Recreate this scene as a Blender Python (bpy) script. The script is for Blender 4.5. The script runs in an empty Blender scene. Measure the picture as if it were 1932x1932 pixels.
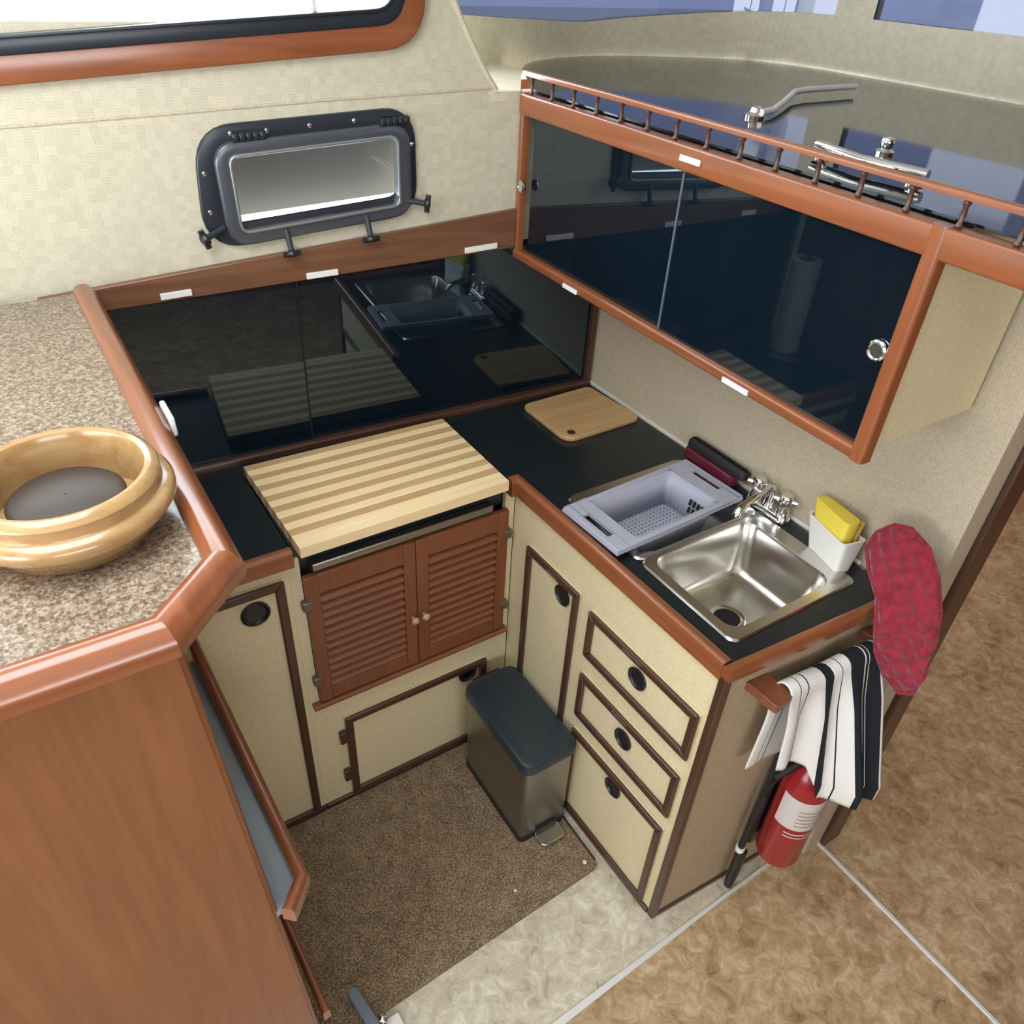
import bpy, bmesh, math, random
from mathutils import Vector, Matrix
random.seed(7)
PI = math.pi
scn = bpy.context.scene
col = scn.collection

# ------------------------------------------------------------------ camera
cd = bpy.data.cameras.new('camera'); cam = bpy.data.objects.new('camera', cd); col.objects.link(cam)
cd.sensor_width = 36; cd.sensor_height = 36; cd.sensor_fit = 'HORIZONTAL'
cd.lens = 36 * 1465.447 / 1932; cd.clip_start = .02
Rv = Vector((0.84157616, -0.53789949, 0.04912953)); Uv = Vector((0.28659422, 0.52178203, 0.8034969)); Fv = Vector((0.45783548, 0.6621236, -0.5932782))
m = Matrix.Identity(4)
for i in range(3):
    m[i][0] = Rv[i]; m[i][1] = Uv[i]; m[i][2] = -Fv[i]
m.translation = (-0.87030845, -1.57991873, 1.92372451)
cam.matrix_world = m
scn.camera = cam

# ------------------------------------------------------------------ sky, light, exposure
scn.view_settings.view_transform = 'Standard'; scn.view_settings.look = 'None'
scn.view_settings.exposure = 0.12; scn.view_settings.gamma = 1; scn.view_settings.use_curve_mapping = False
w = bpy.data.worlds.new('overcast_sky'); scn.world = w; w.use_nodes = True
bg = w.node_tree.nodes['Background']; bg.inputs['Color'].default_value = (.90, .95, 1.0, 1); bg.inputs['Strength'].default_value = 9.0
def portal(name, loc, direction, sx, sy):
    l = bpy.data.lights.new(name, 'AREA'); l.shape = 'RECTANGLE'; l.size = sx; l.size_y = sy
    l.cycles.is_portal = True
    o = bpy.data.objects.new(name, l); col.objects.link(o); o.location = loc
    o.rotation_euler = Vector(direction).to_track_quat('-Z', 'Z').to_euler(); return o
# the cabin's window openings (x/y/z ranges are reused by the walls below)
WL = (-2.3, -0.15, 1.05, 2.05)      # window in the left cabin side: y0,y1,z0,z1
WR = (-2.2, -0.3, 1.35, 2.05)        # window in the rear of the cabin: x0,x1,z0,z1
WS = (-1.75, -0.095, 1.785, 2.16)   # window over the galley: x0,x1,z0,z1
portal('left_window_portal', (-2.62, (WL[0]+WL[1])/2, (WL[2]+WL[3])/2), (1, 0, 0), WL[1]-WL[0], WL[3]-WL[2])
portal('rear_window_portal', ((WR[0]+WR[1])/2, -3.42, (WR[2]+WR[3])/2), (0, 1, 0), WR[1]-WR[0], WR[3]-WR[2])
portal('galley_window_portal', ((WS[0]+WS[1])/2, .17, (WS[2]+WS[3])/2), (0, -1, 0), WS[1]-WS[0], WS[3]-WS[2])
# unseen roof hatch opening, enlarged to brighten floor and board
HATCH = (-1.65, -0.65, -1.45, -0.45)   # x0,x1,y0,y1 of the roof hatch

# ------------------------------------------------------------------ materials
def mat(name):
    m = bpy.data.materials.new(name); m.use_nodes = True
    return m, m.node_tree.nodes, m.node_tree.links, m.node_tree.nodes['Principled BSDF']
def plain(name, c, rough=.5, metal=0., coat=0., ior=None, tint=None, spec=None, trans=0., sheen=0.):
    m, n, l, b = mat(name)
    b.inputs['Base Color'].default_value = (*c, 1); b.inputs['Roughness'].default_value = rough
    b.inputs['Metallic'].default_value = metal; b.inputs['Coat Weight'].default_value = coat; b.inputs['Coat Roughness'].default_value = .12
    if ior: b.inputs['IOR'].default_value = ior
    if tint: b.inputs['Specular Tint'].default_value = (*tint, 1)
    if spec is not None: b.inputs['Specular IOR Level'].default_value = spec
    b.inputs['Transmission Weight'].default_value = trans
    b.inputs['Sheen Weight'].default_value = sheen
    return m
def coords(n, l, scale):
    tc = n.new('ShaderNodeTexCoord'); mp = n.new('ShaderNodeMapping'); mp.inputs['Scale'].default_value = scale
    l.new(tc.outputs['Object'], mp.inputs['Vector']); return mp.outputs['Vector']
def noise(n, l, vec, scale, detail=4, rough=.6, dist=0.):
    t = n.new('ShaderNodeTexNoise'); t.inputs['Scale'].default_value = scale; t.inputs['Detail'].default_value = detail
    t.inputs['Roughness'].default_value = rough; t.inputs['Distortion'].default_value = dist
    l.new(vec, t.inputs['Vector']); return t
def ramp(n, l, fac, stops):
    r = n.new('ShaderNodeValToRGB'); e = r.color_ramp.elements
    e[0].position, e[0].color = stops[0][0], (*stops[0][1], 1); e[1].position, e[1].color = stops[-1][0], (*stops[-1][1], 1)
    for p, c in stops[1:-1]:
        q = e.new(p); q.color = (*c, 1)
    l.new(fac, r.inputs['Fac']); return r.outputs['Color']
def bump(n, l, h, b, strength=.2, dist=.002):
    u = n.new('ShaderNodeBump'); u.inputs['Strength'].default_value = strength; u.inputs['Distance'].default_value = dist
    l.new(h, u.inputs['Height']); l.new(u.outputs['Normal'], b.inputs['Normal'])
_wood = {}
def wood(kind, axis):
    key = (kind, axis)
    if key in _wood: return _wood[key]
    spec = {'teak': ((.30, .098, .037), (.19, .058, .022), .28, .6), 'dark': ((.085, .036, .020), (.050, .021, .012), .38, .2),
            'band': ((.20, .090, .045), (.115, .048, .025), .35, .2), 'louver': ((.235, .078, .034), (.175, .056, .025), .42, .1),
            'panel': ((.260, .100, .040), (.185, .066, .027), .33, .15), 'maple': ((.95, .76, .45), (.88, .66, .36), .42, .1),
            'tan': ((.63, .42, .21), (.52, .32, .15), .42, .1), 'bamboo': ((.60, .39, .19), (.46, .27, .12), .45, .1),
            'olive': ((.46, .29, .125), (.30, .165, .062), .22, .6)}[kind]
    m, n, l, b = mat(kind + '_wood_grain_along_' + axis)
    s = {'x': (1.6, 30, 30), 'y': (30, 1.6, 30), 'z': (30, 30, 1.6)}[axis]
    v = coords(n, l, s)
    t = noise(n, l, v, 1.6, 5, .65, .6)
    c = ramp(n, l, t.outputs['Fac'], [(.30, spec[1]), (.68, spec[0])])
    l.new(c, b.inputs['Base Color']); b.inputs['Roughness'].default_value = spec[2]
    b.inputs['Coat Weight'].default_value = spec[3]; b.inputs['Coat Roughness'].default_value = .18
    bump(n, l, t.outputs['Fac'], b, .08, .001)
    _wood[key] = m; return m
def weave(name, base, dark, cell=.011, strands=4.0, amt=1.0):
    m, n, l, b = mat(name)
    tc = n.new('ShaderNodeTexCoord'); sp = n.new('ShaderNodeSeparateXYZ'); l.new(tc.outputs['Object'], sp.inputs[0])
    def mth(op, a, bb=None):
        q = n.new('ShaderNodeMath'); q.operation = op
        for i, x in enumerate((a, bb)):
            if x is None: continue
            if isinstance(x, (int, float)): q.inputs[i].default_value = x
            else: l.new(x, q.inputs[i])
        return q.outputs[0]
    u = mth('ADD', sp.outputs[0], sp.outputs[1]); v = sp.outputs[2]
    cu = mth('FLOOR', mth('DIVIDE', u, cell)); cv = mth('FLOOR', mth('DIVIDE', v, cell))
    ck = mth('PINGPONG', mth('ADD', cu, cv), 1.0)
    k = 2 * PI * strands / cell / 2
    su = mth('SINE', mth('MULTIPLY', u, k)); sv = mth('SINE', mth('MULTIPLY', v, k))
    mx = n.new('ShaderNodeMix'); mx.data_type = 'FLOAT'
    l.new(ck, mx.inputs[0]); l.new(su, mx.inputs[2]); l.new(sv, mx.inputs[3])
    cb = n.new('ShaderNodeCombineXYZ'); l.new(cu, cb.inputs[0]); l.new(cv, cb.inputs[1])
    wn = n.new('ShaderNodeTexWhiteNoise'); l.new(cb.outputs[0], wn.inputs['Vector'])
    nz = noise(n, l, coords(n, l, (1, 1, 1)), 260, 2, .5)
    s = mth('ADD', mth('ADD', mth('MULTIPLY', mx.outputs[0], .18 * amt), mth('MULTIPLY', wn.outputs['Value'], .40 * amt)), mth('MULTIPLY', nz.outputs['Fac'], .35))
    c = ramp(n, l, s, [(.0, dark), (.62, base)])
    l.new(c, b.inputs['Base Color']); b.inputs['Roughness'].default_value = .62
    bump(n, l, s, b, .25, .0012)
    return m
M = {}
M['cream'] = weave('cream_woven_vinyl', (.63, .585, .445), (.46, .42, .305), .014, 6.0, .62)
M['fabric'] = weave('beige_fleck_fabric', (.57, .49, .36), (.43, .365, .265), .004, 2)
M['shaded_fabric'] = weave('shaded_fleck_fabric', (.46, .36, .24), (.34, .26, .17), .004, 2)  # darker copy of the fabric, the end panel's shade put into its colour
M['beige'] = weave('beige_cabinet_laminate', (.78, .68, .435), (.63, .54, .33), .004, 2, .8)
M['black_acrylic'] = plain('smoked_black_acrylic', (.004, .009, .015), .02, ior=1.85, tint=(.70, .88, 1.0))  # smoked acrylic with bluish haze put into its colour and specular tint
M['black_top'] = plain('black_laminate', (.012, .017, .020), .26)
M['dash_black'] = plain('gloss_black_dashboard', (.004, .007, .010), .05, ior=1.55, tint=(.80, .9, 1.0))
M['black_plastic'] = plain('black_plastic', (.012, .013, .015), .35)
M['black_rubber'] = plain('black_rubber', (.010, .010, .011), .6)
M['black_metal'] = plain('black_painted_aluminium', (.016, .022, .030), .28)
M['white_plastic'] = plain('white_plastic', (.80, .78, .74), .4)
M['chrome'] = plain('chrome', (.82, .82, .82), .07, 1)
M['steel'] = plain('stainless_steel', (.66, .64, .60), .24, 1)
M['brushed'] = plain('brushed_steel', (.36, .35, .33), .38, 1)
M['aluminium'] = plain('aluminium_strip', (.80, .79, .77), .42, .25)
M['dull_metal'] = plain('dull_bronze_hinge', (.20, .17, .14), .45, .7)
M['lid'] = plain('dark_grey_lid_plastic', (.022, .034, .043), .33)
M['grey_plastic'] = plain('lavender_grey_plastic', (.40, .41, .50), .38)
M['lever_grey'] = plain('grey_coated_metal', (.16, .20, .23), .42)
M['maroon'] = plain('maroon_plastic', (.13, .012, .030), .35)
M['red_paint'] = plain('red_paint', (.30, .009, .016), .28, coat=.3)
M['label'] = plain('white_label', (.62, .58, .55), .5)
M['label_ink'] = plain('grey_label_print', (.33, .28, .27), .5)
M['sponge'] = plain('yellow_sponge', (.78, .62, .07), .9)
M['sponge_dark'] = plain('ochre_sponge_side', (.50, .33, .06), .9)
M['white_gloss'] = plain('white_glazed_plastic', (.78, .77, .72), .22)
M['paper'] = plain('paper_towel', (.80, .79, .77), .9)
M['cardboard'] = plain('cardboard', (.35, .24, .15), .8)
M['hole'] = plain('dark_recess', (.004, .004, .004), .8)
M['knob_wood'] = plain('pale_pink_wood', (.50, .30, .22), .4)
M['rubber_seal'] = plain('dark_seal', (.02, .03, .035), .5)
M['grey_cover'] = plain('grey_translucent_cover', (.16, .16, .165), .6)
M['light_wall'] = plain('painted_cabin_white', (.68, .66, .60), .6)
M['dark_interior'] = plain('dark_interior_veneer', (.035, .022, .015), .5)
def glass(name, tint, gloss=.06):
    m, n, l, b = mat(name); n.remove(b)
    tr = n.new('ShaderNodeBsdfTransparent'); tr.inputs['Color'].default_value = (*tint, 1)
    gl = n.new('ShaderNodeBsdfGlossy'); gl.inputs['Roughness'].default_value = .02
    mx = n.new('ShaderNodeMixShader'); mx.inputs[0].default_value = gloss; l.new(tr.outputs[0], mx.inputs[1]); l.new(gl.outputs[0], mx.inputs[2])
    l.new(mx.outputs[0], n['Material Output'].inputs['Surface']); return m
M['glass'] = glass('clear_window_glass', (.93, .95, .95))
M['tinted_glass'] = glass('lavender_tinted_windscreen', (.150, .163, .213))
M['cabin_glass'] = glass('grey_tinted_cabin_glass', (.55, .56, .57))
# carpet mat: fine speckle
m, n, l, b = mat('brown_loop_mat'); v = coords(n, l, (1, 1, 1))
t = noise(n, l, v, 260, 2, .7); t2 = noise(n, l, v, 30, 3, .6)
mxx = n.new('ShaderNodeMath'); mxx.operation = 'MULTIPLY_ADD'; l.new(t2.outputs['Fac'], mxx.inputs[0]); mxx.inputs[1].default_value = .25; l.new(t.outputs['Fac'], mxx.inputs[2])
c = ramp(n, l, mxx.outputs[0], [(.44, (.085, .053, .029)), (.60, (.20, .138, .08)), (.78, (.44, .33, .205))])
l.new(c, b.inputs['Base Color']); b.inputs['Roughness'].default_value = .9; bump(n, l, t.outputs['Fac'], b, .8, .004); M['mat'] = m
# stone-look vinyl, two tints
def vinyl(name, cols):
    m, n, l, b = mat(name); v = coords(n, l, (1, 1, 1))
    big = noise(n, l, v, 6, 4, .6, 1.2); fine = noise(n, l, v, 26, 6, .72, .9)
    vo = n.new('ShaderNodeTexVoronoi'); vo.feature = 'DISTANCE_TO_EDGE'; vo.inputs['Scale'].default_value = 11
    wv = n.new('ShaderNodeVectorMath'); wv.operation = 'MULTIPLY_ADD'; l.new(fine.outputs['Color'], wv.inputs[0]); wv.inputs[1].default_value = (.16, .16, .16); l.new(v, wv.inputs[2])
    l.new(wv.outputs[0], vo.inputs['Vector'])
    a = n.new('ShaderNodeMath'); a.operation = 'MULTIPLY_ADD'; l.new(fine.outputs['Fac'], a.inputs[0]); a.inputs[1].default_value = .7; 
    h = n.new('ShaderNodeMath'); h.operation = 'MULTIPLY'; l.new(big.outputs['Fac'], h.inputs[0]); h.inputs[1].default_value = .35; l.new(h.outputs[0], a.inputs[2])
    c = ramp(n, l, a.outputs[0], [(.36, cols[0]), (.47, cols[1]), (.56, cols[2]), (.66, cols[3])])
    vr = ramp(n, l, vo.outputs['Distance'], [(.0, (.66, .64, .58)), (.035, (1, 1, 1))])
    mm = n.new('ShaderNodeMix'); mm.data_type = 'RGBA'; mm.blend_type = 'MULTIPLY'; mm.inputs[0].default_value = .55
    l.new(c, mm.inputs[6]); l.new(vr, mm.inputs[7]); l.new(mm.outputs[2], b.inputs['Base Color'])
    b.inputs['Roughness'].default_value = .42; bump(n, l, fine.outputs['Fac'], b, .08, .001); return m
M['vinyl_tan'] = vinyl('tan_stone_vinyl', [(.20, .12, .058), (.40, .265, .14), (.50, .355, .20), (.66, .52, .34)])
M['vinyl_pale'] = vinyl('pale_stone_vinyl', [(.32, .26, .175), (.54, .475, .35), (.64, .58, .45), (.78, .73, .60)])
# speckled laminate of the console
m, n, l, b = mat('speckled_laminate'); v = coords(n, l, (1, 1, 1)); t = noise(n, l, v, 210, 4, .7)
c = ramp(n, l, t.outputs['Fac'], [(.38, (.10, .070, .045)), (.52, (.25, .19, .135)), (.66, (.44, .36, .28))])
l.new(c, b.inputs['Base Color']); b.inputs['Roughness'].default_value = .18; b.inputs['IOR'].default_value = 1.6; M['speckle'] = m
# quilted red cloth
m, n, l, b = mat('red_quilted_cloth'); v = coords(n, l, (1, 1, 1))
t = noise(n, l, v, 55, 3, .6); c = ramp(n, l, t.outputs['Fac'], [(.3, (.20, .006, .022)), (.7, (.33, .012, .035))]); l.new(c, b.inputs['Base Color'])
b.inputs['Roughness'].default_value = .85; b.inputs['Sheen Weight'].default_value = .2
hs = []
for rot in (PI/4, -PI/4):
    mp = n.new('ShaderNodeMapping'); mp.inputs['Rotation'].default_value = (rot, 0, 0); l.new(v, mp.inputs['Vector'])
    wv = n.new('ShaderNodeTexWave'); wv.bands_direction = 'Y'; wv.inputs['Scale'].default_value = 11; wv.inputs['Distortion'].default_value = .6; l.new(mp.outputs[0], wv.inputs['Vector'])
    pw = n.new('ShaderNodeMath'); pw.operation = 'POWER'; l.new(wv.outputs['Fac'], pw.inputs[0]); pw.inputs[1].default_value = .4; hs.append(pw.outputs[0])
mu = n.new('ShaderNodeMath'); mu.operation = 'MULTIPLY'; l.new(hs[0], mu.inputs[0]); l.new(hs[1], mu.inputs[1])
bump(n, l, mu.outputs[0], b, .9, .008); M['red_cloth'] = m
# striped towel: the stripes are woven along the cloth (UV)
m, n, l, b = mat('black_and_white_striped_terry')
tc = n.new('ShaderNodeTexCoord'); sp = n.new('ShaderNodeSeparateXYZ'); l.new(tc.outputs['UV'], sp.inputs[0])
r = n.new('ShaderNodeValToRGB'); r.color_ramp.interpolation = 'CONSTANT'; W_, K_ = (.78, .77, .74, 1), (.006, .009, .015, 1)
stops = [(0, W_), (.09, K_), (.10, W_), (.17, K_), (.18, W_), (.36, K_), (.455, W_), (.545, K_), (.552, W_), (.64, K_), (.80, W_), (.815, K_), (.845, W_), (.855, K_), (.965, W_)]
e = r.color_ramp.elements; e[0].position, e[0].color = stops[0]; e[1].position, e[1].color = stops[1]
for p, c in stops[2:]:
    q = e.new(p); q.color = c
l.new(sp.outputs[0], r.inputs['Fac']); l.new(r.outputs['Color'], b.inputs['Base Color']); b.inputs['Roughness'].default_value = .95
t = noise(n, l, coords(n, l, (1, 1, 1)), 420, 2, .6); bump(n, l, t.outputs['Fac'], b, .5, .003); M['towel'] = m

# ------------------------------------------------------------------ mesh builder
class MB:
    def __init__(s): s.v = []; s.f = []; s.uv = None
    def add(s, verts, faces):
        o = len(s.v); s.v += [tuple(p) for p in verts]; s.f += [tuple(i + o for i in f) for f in faces]; return s
    def box(s, x0, x1, y0, y1, z0, z1):
        x0, x1 = min(x0, x1), max(x0, x1); y0, y1 = min(y0, y1), max(y0, y1); z0, z1 = min(z0, z1), max(z0, z1)
        return s.add([(x0,y0,z0),(x1,y0,z0),(x1,y1,z0),(x0,y1,z0),(x0,y0,z1),(x1,y0,z1),(x1,y1,z1),(x0,y1,z1)],
                     [(0,3,2,1),(4,5,6,7),(0,1,5,4),(1,2,6,5),(2,3,7,6),(3,0,4,7)])
    def prism(s, pts, vec):
        pts = [Vector(p) for p in pts]; vec = Vector(vec); n = len(pts)
        nr = Vector((0,0,0))
        for i in range(n): nr += pts[i].cross(pts[(i+1) % n])
        if nr.dot(vec) < 0: pts.reverse()
        return s.add(pts + [p + vec for p in pts], [tuple(reversed(range(n))), tuple(range(n, 2*n))] + [(i, (i+1) % n, n + (i+1) % n, n + i) for i in range(n)])
    def loft(s, loops, cap0=True, cap1=True, closed=True):
        n = len(loops[0]); o = []
        for lp in loops: o += list(lp)
        f = []
        for k in range(len(loops) - 1):
            for i in range(n if closed else n - 1):
                j = (i + 1) % n; f.append((k*n + i, k*n + j, (k+1)*n + j, (k+1)*n + i))
        if cap0: f.append(tuple(reversed(range(n))))
        if cap1: f.append(tuple(range((len(loops)-1)*n, len(loops)*n)))
        return s.add(o, f)
    def tube(s, path, r, n=10, cap=True):
        path = [Vector(p) for p in path]; loops = []; prev = None
        for i, p in enumerate(path):
            t = (path[min(i+1, len(path)-1)] - path[max(i-1, 0)]).normalized()
            a = Vector((0,0,1)) if prev is None else prev
            if abs(t.dot(a)) > .98: a = Vector((1,0,0))
            x = a.cross(t).normalized(); y = t.cross(x); prev = a
            rr = r[i] if isinstance(r, (list, tuple)) else r
            loops.append([p + (x*math.cos(2*PI*k/n) + y*math.sin(2*PI*k/n))*rr for k in range(n)])
        return s.loft(loops, cap, cap)
    def lathe(s, prof, c, axis=(0,0,1), n=32, cap0=True, cap1=True):
        c = Vector(c); a = Vector(axis).normalized(); h = Vector((1,0,0)) if abs(a.x) < .9 else Vector((0,1,0))
        x = a.cross(h).normalized(); y = a.cross(x)
        return s.loft([[c + a*u + (x*math.cos(2*PI*k/n) + y*math.sin(2*PI*k/n))*r for k in range(n)] for r, u in prof], cap0, cap1)
    def sweep(s, path, prof, up=(0,0,1), closed=False):
        path = [Vector(p) for p in path]; up = Vector(up).normalized(); n = len(path); loops = []
        for i, p in enumerate(path):
            d0 = (p - path[i-1]) if (closed or i > 0) else (path[1] - p)
            d1 = (path[(i+1) % n] - p) if (closed or i < n-1) else (p - path[i-1])
            s0 = up.cross(d0).normalized(); s1 = up.cross(d1).normalized(); sd = (s0 + s1).normalized(); k = 1 / max(.3, sd.dot(s1))
            loops.append([p + sd*(a*k) + up*b for a, b in prof])
        if closed: loops.append(loops[0]); 
        return s.loft(loops, not closed, not closed)
    @staticmethod
    def sweep_parts(path, prof, up=(0,0,1)):
        m0 = MB().sweep(path, prof, up); n = len(prof); out = []
        for k in range(len(path) - 1):
            q = MB(); q.loft([m0.v[k*n:(k+1)*n], m0.v[(k+1)*n:(k+2)*n]]); out.append(q)
        return out
    def build(s, name, material, parent=None, smooth=40, bevel=0, seg=2):
        off = world(parent) if parent else Vector((0,0,0))
        me = bpy.data.meshes.new(name); me.from_pydata([tuple(Vector(p) - off) for p in s.v], [], s.f)
        if s.uv:
            ul = me.uv_layers.new(name='UVMap')
            for lp in me.loops: ul.data[lp.index].uv = s.uv[lp.vertex_index]
        bm = bmesh.new(); bm.from_mesh(me); bmesh.ops.remove_doubles(bm, verts=bm.verts, dist=1e-6) if not s.uv else None
        bmesh.ops.recalc_face_normals(bm, faces=bm.faces); bm.to_mesh(me); bm.free()
        me.materials.append(material)
        if smooth:
            for p in me.polygons: p.use_smooth = True
            me.set_sharp_from_angle(angle=math.radians(smooth))
        o = bpy.data.objects.new(name, me); col.objects.link(o)
        if parent: o.parent = parent
        if bevel:
            b = o.modifiers.new('bevel', 'BEVEL'); b.width = bevel; b.segments = seg; b.limit_method = 'ANGLE'; b.angle_limit = math.radians(40)
            b.harden_normals = False
        return o
def world(o):
    v = Vector((0,0,0))
    while o: v += o.location; o = o.parent
    return v
def tag(o, label=None, cat=None, group=None, kind=None):
    if label: o['label'] = label
    if cat: o['category'] = cat
    if group: o['group'] = group
    if kind: o['kind'] = kind
    return o
def thing(name, loc, label, cat, group=None):
    o = bpy.data.objects.new(name, None); o.empty_display_size = .05; col.objects.link(o); o.location = loc
    return tag(o, label, cat, group)
def struct(name, mb, material, **k): return tag(mb.build(name, material, **k), kind='structure')
def rp(w, h, r=.004, n=3, u0=0.):
    """rounded molding section: w across, h high, standing on u0, rounded at its top edges"""
    p = [(-w/2, u0)]
    for k in range(n+1): a = PI - PI/2*k/n; p.append((-w/2 + r + r*math.cos(a), u0 + h - r + r*math.sin(a)))
    for k in range(n+1): a = PI/2 - PI/2*k/n; p.append((w/2 - r + r*math.cos(a), u0 + h - r + r*math.sin(a)))
    return p + [(w/2, u0)]
def rrect(x0, x1, y0, y1, z, r, n=6, rot=0., piv=None):
    p = []
    for cx, cy, a0 in ((x1-r, y1-r, 0), (x0+r, y1-r, PI/2), (x0+r, y0+r, PI), (x1-r, y0+r, 1.5*PI)):
        for k in range(n+1):
            a = a0 + PI/2*k/n; p.append(Vector((cx + r*math.cos(a), cy + r*math.sin(a), z)))
    if rot:
        pv = Vector((*(piv or ((x0+x1)/2, (y0+y1)/2)), 0)); R = Matrix.Rotation(rot, 3, 'Z'); p = [pv + R @ (q - pv) for q in p]
    return p
def rpoly(pts, r, n=5):
    """round the corners of a planar polygon"""
    pts = [Vector(p) for p in pts]; out = []; N = len(pts)
    for i, p in enumerate(pts):
        a = (pts[i-1] - p).normalized(); b = (pts[(i+1) % N] - p).normalized(); rr = r[i] if isinstance(r, (list, tuple)) else r
        ang = a.angle(b); d = rr / math.tan(ang/2); p0 = p + a*d; p1 = p + b*d
        for k in range(n+1):
            t = k/n; out.append(p0*(1-t)**2 + p*2*t*(1-t) + p1*t*t)
    return out
# planes of the galley
TS = .055; XW = .459
def S(x, z, d=0.): return Vector((x, TS*(XW - x) - d, z))            # hull side behind the worktop; d stands off towards the room
def Pf(y, z, d=0.): return Vector((.014*(-y - .332) - d, y, z))       # drawer front of the peninsula
def Ff(x, z, d=0.): return Vector((x, -.332 - d, z))                  # front under the hull side
def Kf(y, z, d=0.): return Vector((.194 + .026*y - d, y, z))          # doors of the overhead cabinet
def Ef(x, z, d=0.): return Vector((x, -1.018 - .06*x - d, z))         # end of the peninsula
NS, NP, NF, NK, NE = Vector((-TS, -1, 0)).normalized(), Vector((-1, -.014, 0)).normalized(), Vector((0, -1, 0)), Vector((-1, .026, 0)).normalized(), Vector((-.06, -1, 0)).normalized()
def bars(fn, nrm, c0, c1, z0, z1, wd, hh, material_h, material_v, parent, name='frame_bar', r=.004):
    """four mitred bars round a rectangle on one of the planes above"""
    q = [fn(c0, z0), fn(c1, z0), fn(c1, z1), fn(c0, z1)]; q2 = [fn(c0 + (wd if c1 > c0 else -wd), z0 + wd), fn(c1 - (wd if c1 > c0 else -wd), z0 + wd), fn(c1 - (wd if c1 > c0 else -wd), z1 - wd), fn(c0 + (wd if c1 > c0 else -wd), z1 - wd)]
    for i in range(4):
        j = (i+1) % 4
        MB().prism([q[i], q[j], q2[j], q2[i]], nrm*hh).build(name, material_h if i % 2 == 0 else material_v, parent, bevel=r, seg=3)

# ------------------------------------------------------------------ the cabin shell
f = MB(); f.prism([(-2.6, -1.08, 0), (.533, -1.08, 0), (.533, .1, 0), (-2.6, .1, 0)], (0, 0, -.04)); struct('floor', f, M['vinyl_pale'])
f = MB(); f.prism([(-2.6, -3.4, 0), (2.6, -3.4, 0), (2.6, 1.2, 0), (.533, 1.2, 0), (.533, -1.08, 0), (-2.6, -1.08, 0)], (0, 0, -.04)); struct('floor.001', f, M['vinyl_tan'])
# metal edging strips in the floor
def strip(name, a, b, wd):
    a = Vector(a); b = Vector(b); struct(name, MB().sweep([a, b], rp(wd, .004, .0015)), M['aluminium'])
t2 = MB(); t2.prism([(-1.6, -1.115, 0), (-.326, -1.0975, 0), (.237, -1.0785, 0), (.53, -1.0735, 0), (.53, -1.067, 0), (.237, -1.0705, 0), (-.326, -1.0805, 0), (-1.6, -1.09, 0)], (0, 0, .004)); struct('trim_2', t2, M['aluminium'], bevel=.001)
strip('trim_3', (.531, -1.09, 0), (.526, -2.6, 0), .011)
# hull side: boxes round the portlight and the upper window
PX0, PX1, PZ0, PZ1 = -.475, -.10, 1.41, 1.60
def sbox(mb, x0, x1, z0, z1, d0=0., d1=-.035): mb.prism([S(x0, z0, d0), S(x1, z0, d0), S(x1, z1, d0), S(x0, z1, d0)], S(0, 0, d1) - S(0, 0, d0))
wb = MB()
sbox(wb, -2.6, XW + .01, 0, PZ0); sbox(wb, -2.6, PX0, PZ0, PZ1); sbox(wb, PX1, XW + .01, PZ0, PZ1 + .055)
sbox(wb, -2.6, PX1, PZ1, WS[2] - .005); sbox(wb, -2.6, WS[0], WS[2] - .005, 2.4); sbox(wb, WS[0], -.095, WS[3] + .02, 2.4)
wb.prism([S(PX0, PZ0), S(PX1, PZ0), S(PX1, PZ0 + .028)], S(0, 0, -.035) - S(0, 0, 0))
# right edge of the hull side curves up to the windscreen recess
wb.prism([S(-.1, 1.655), S(.124, 1.655), S(.105, 1.682), S(.085, 1.71), S(.059, 1.753), S(.035, 1.794), S(.012, 1.84), S(-.02, 2.05), S(-.02, 2.4), S(-.1, 2.4)], S(0, 0, -.035) - S(0, 0, 0))
struct('wall_back', wb, M['cream'], smooth=0)
struct('trim_1', MB().sweep([S(-2.2, 1.575, .0), S(-.61, 1.637, .0), S(-.267, 1.652, .0), S(.128, 1.665, .0)], rp(.005, .0022, .001), up=NS), M['fabric'])
struct('trim_4', MB().tube([S(.124, 1.660, .004), S(.105, 1.684, .004), S(.085, 1.712, .004), S(.059, 1.755, .004), S(.035, 1.796, .004), S(.012, 1.842, .004), S(-.02, 2.05, .004)], .006, 8), M['cream'])
# upper window over the galley
wz = lambda x: .0685*(x + .16)
def SW(x, z, d=0.): return S(x, z + wz(x), d)
win = struct('window_1', MB().sweep(rpoly([SW(-1.85, 1.758), SW(-.066, 1.758), SW(-.066, 2.2), SW(-1.85, 2.2)], .07, 8), rp(.048, .016, .004), up=NS, closed=True), wood('teak', 'x'))
MB().sweep(rpoly([SW(-1.83, 1.790), SW(-.098, 1.790), SW(-.098, 2.17), SW(-1.83, 2.17)], .05, 8), rp(.028, .020, .004), up=NS, closed=True).build('black_frame', M['black_metal'], win)
MB().sweep(rpoly([SW(-1.815, 1.802), SW(-.109, 1.802), SW(-.109, 2.16), SW(-1.815, 2.16)], .045, 8), rp(.006, .025, .002), up=NS, closed=True).build('bead', M['black_metal'], win)
MB().prism([SW(-1.82, 1.78, -.012), SW(-.09, 1.78, -.012), SW(-.09, 2.19, -.012), SW(-1.82, 2.19, -.012)], NS*.004).build('pane', M['glass'], win)
MB().prism([SW(-.262, 1.80, -.006), SW(-.254, 1.80, -.006), SW(-.254, 2.17, -.006), SW(-.262, 2.17, -.006)], NS*.006).build('mullion', M['aluminium'], win)
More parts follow.
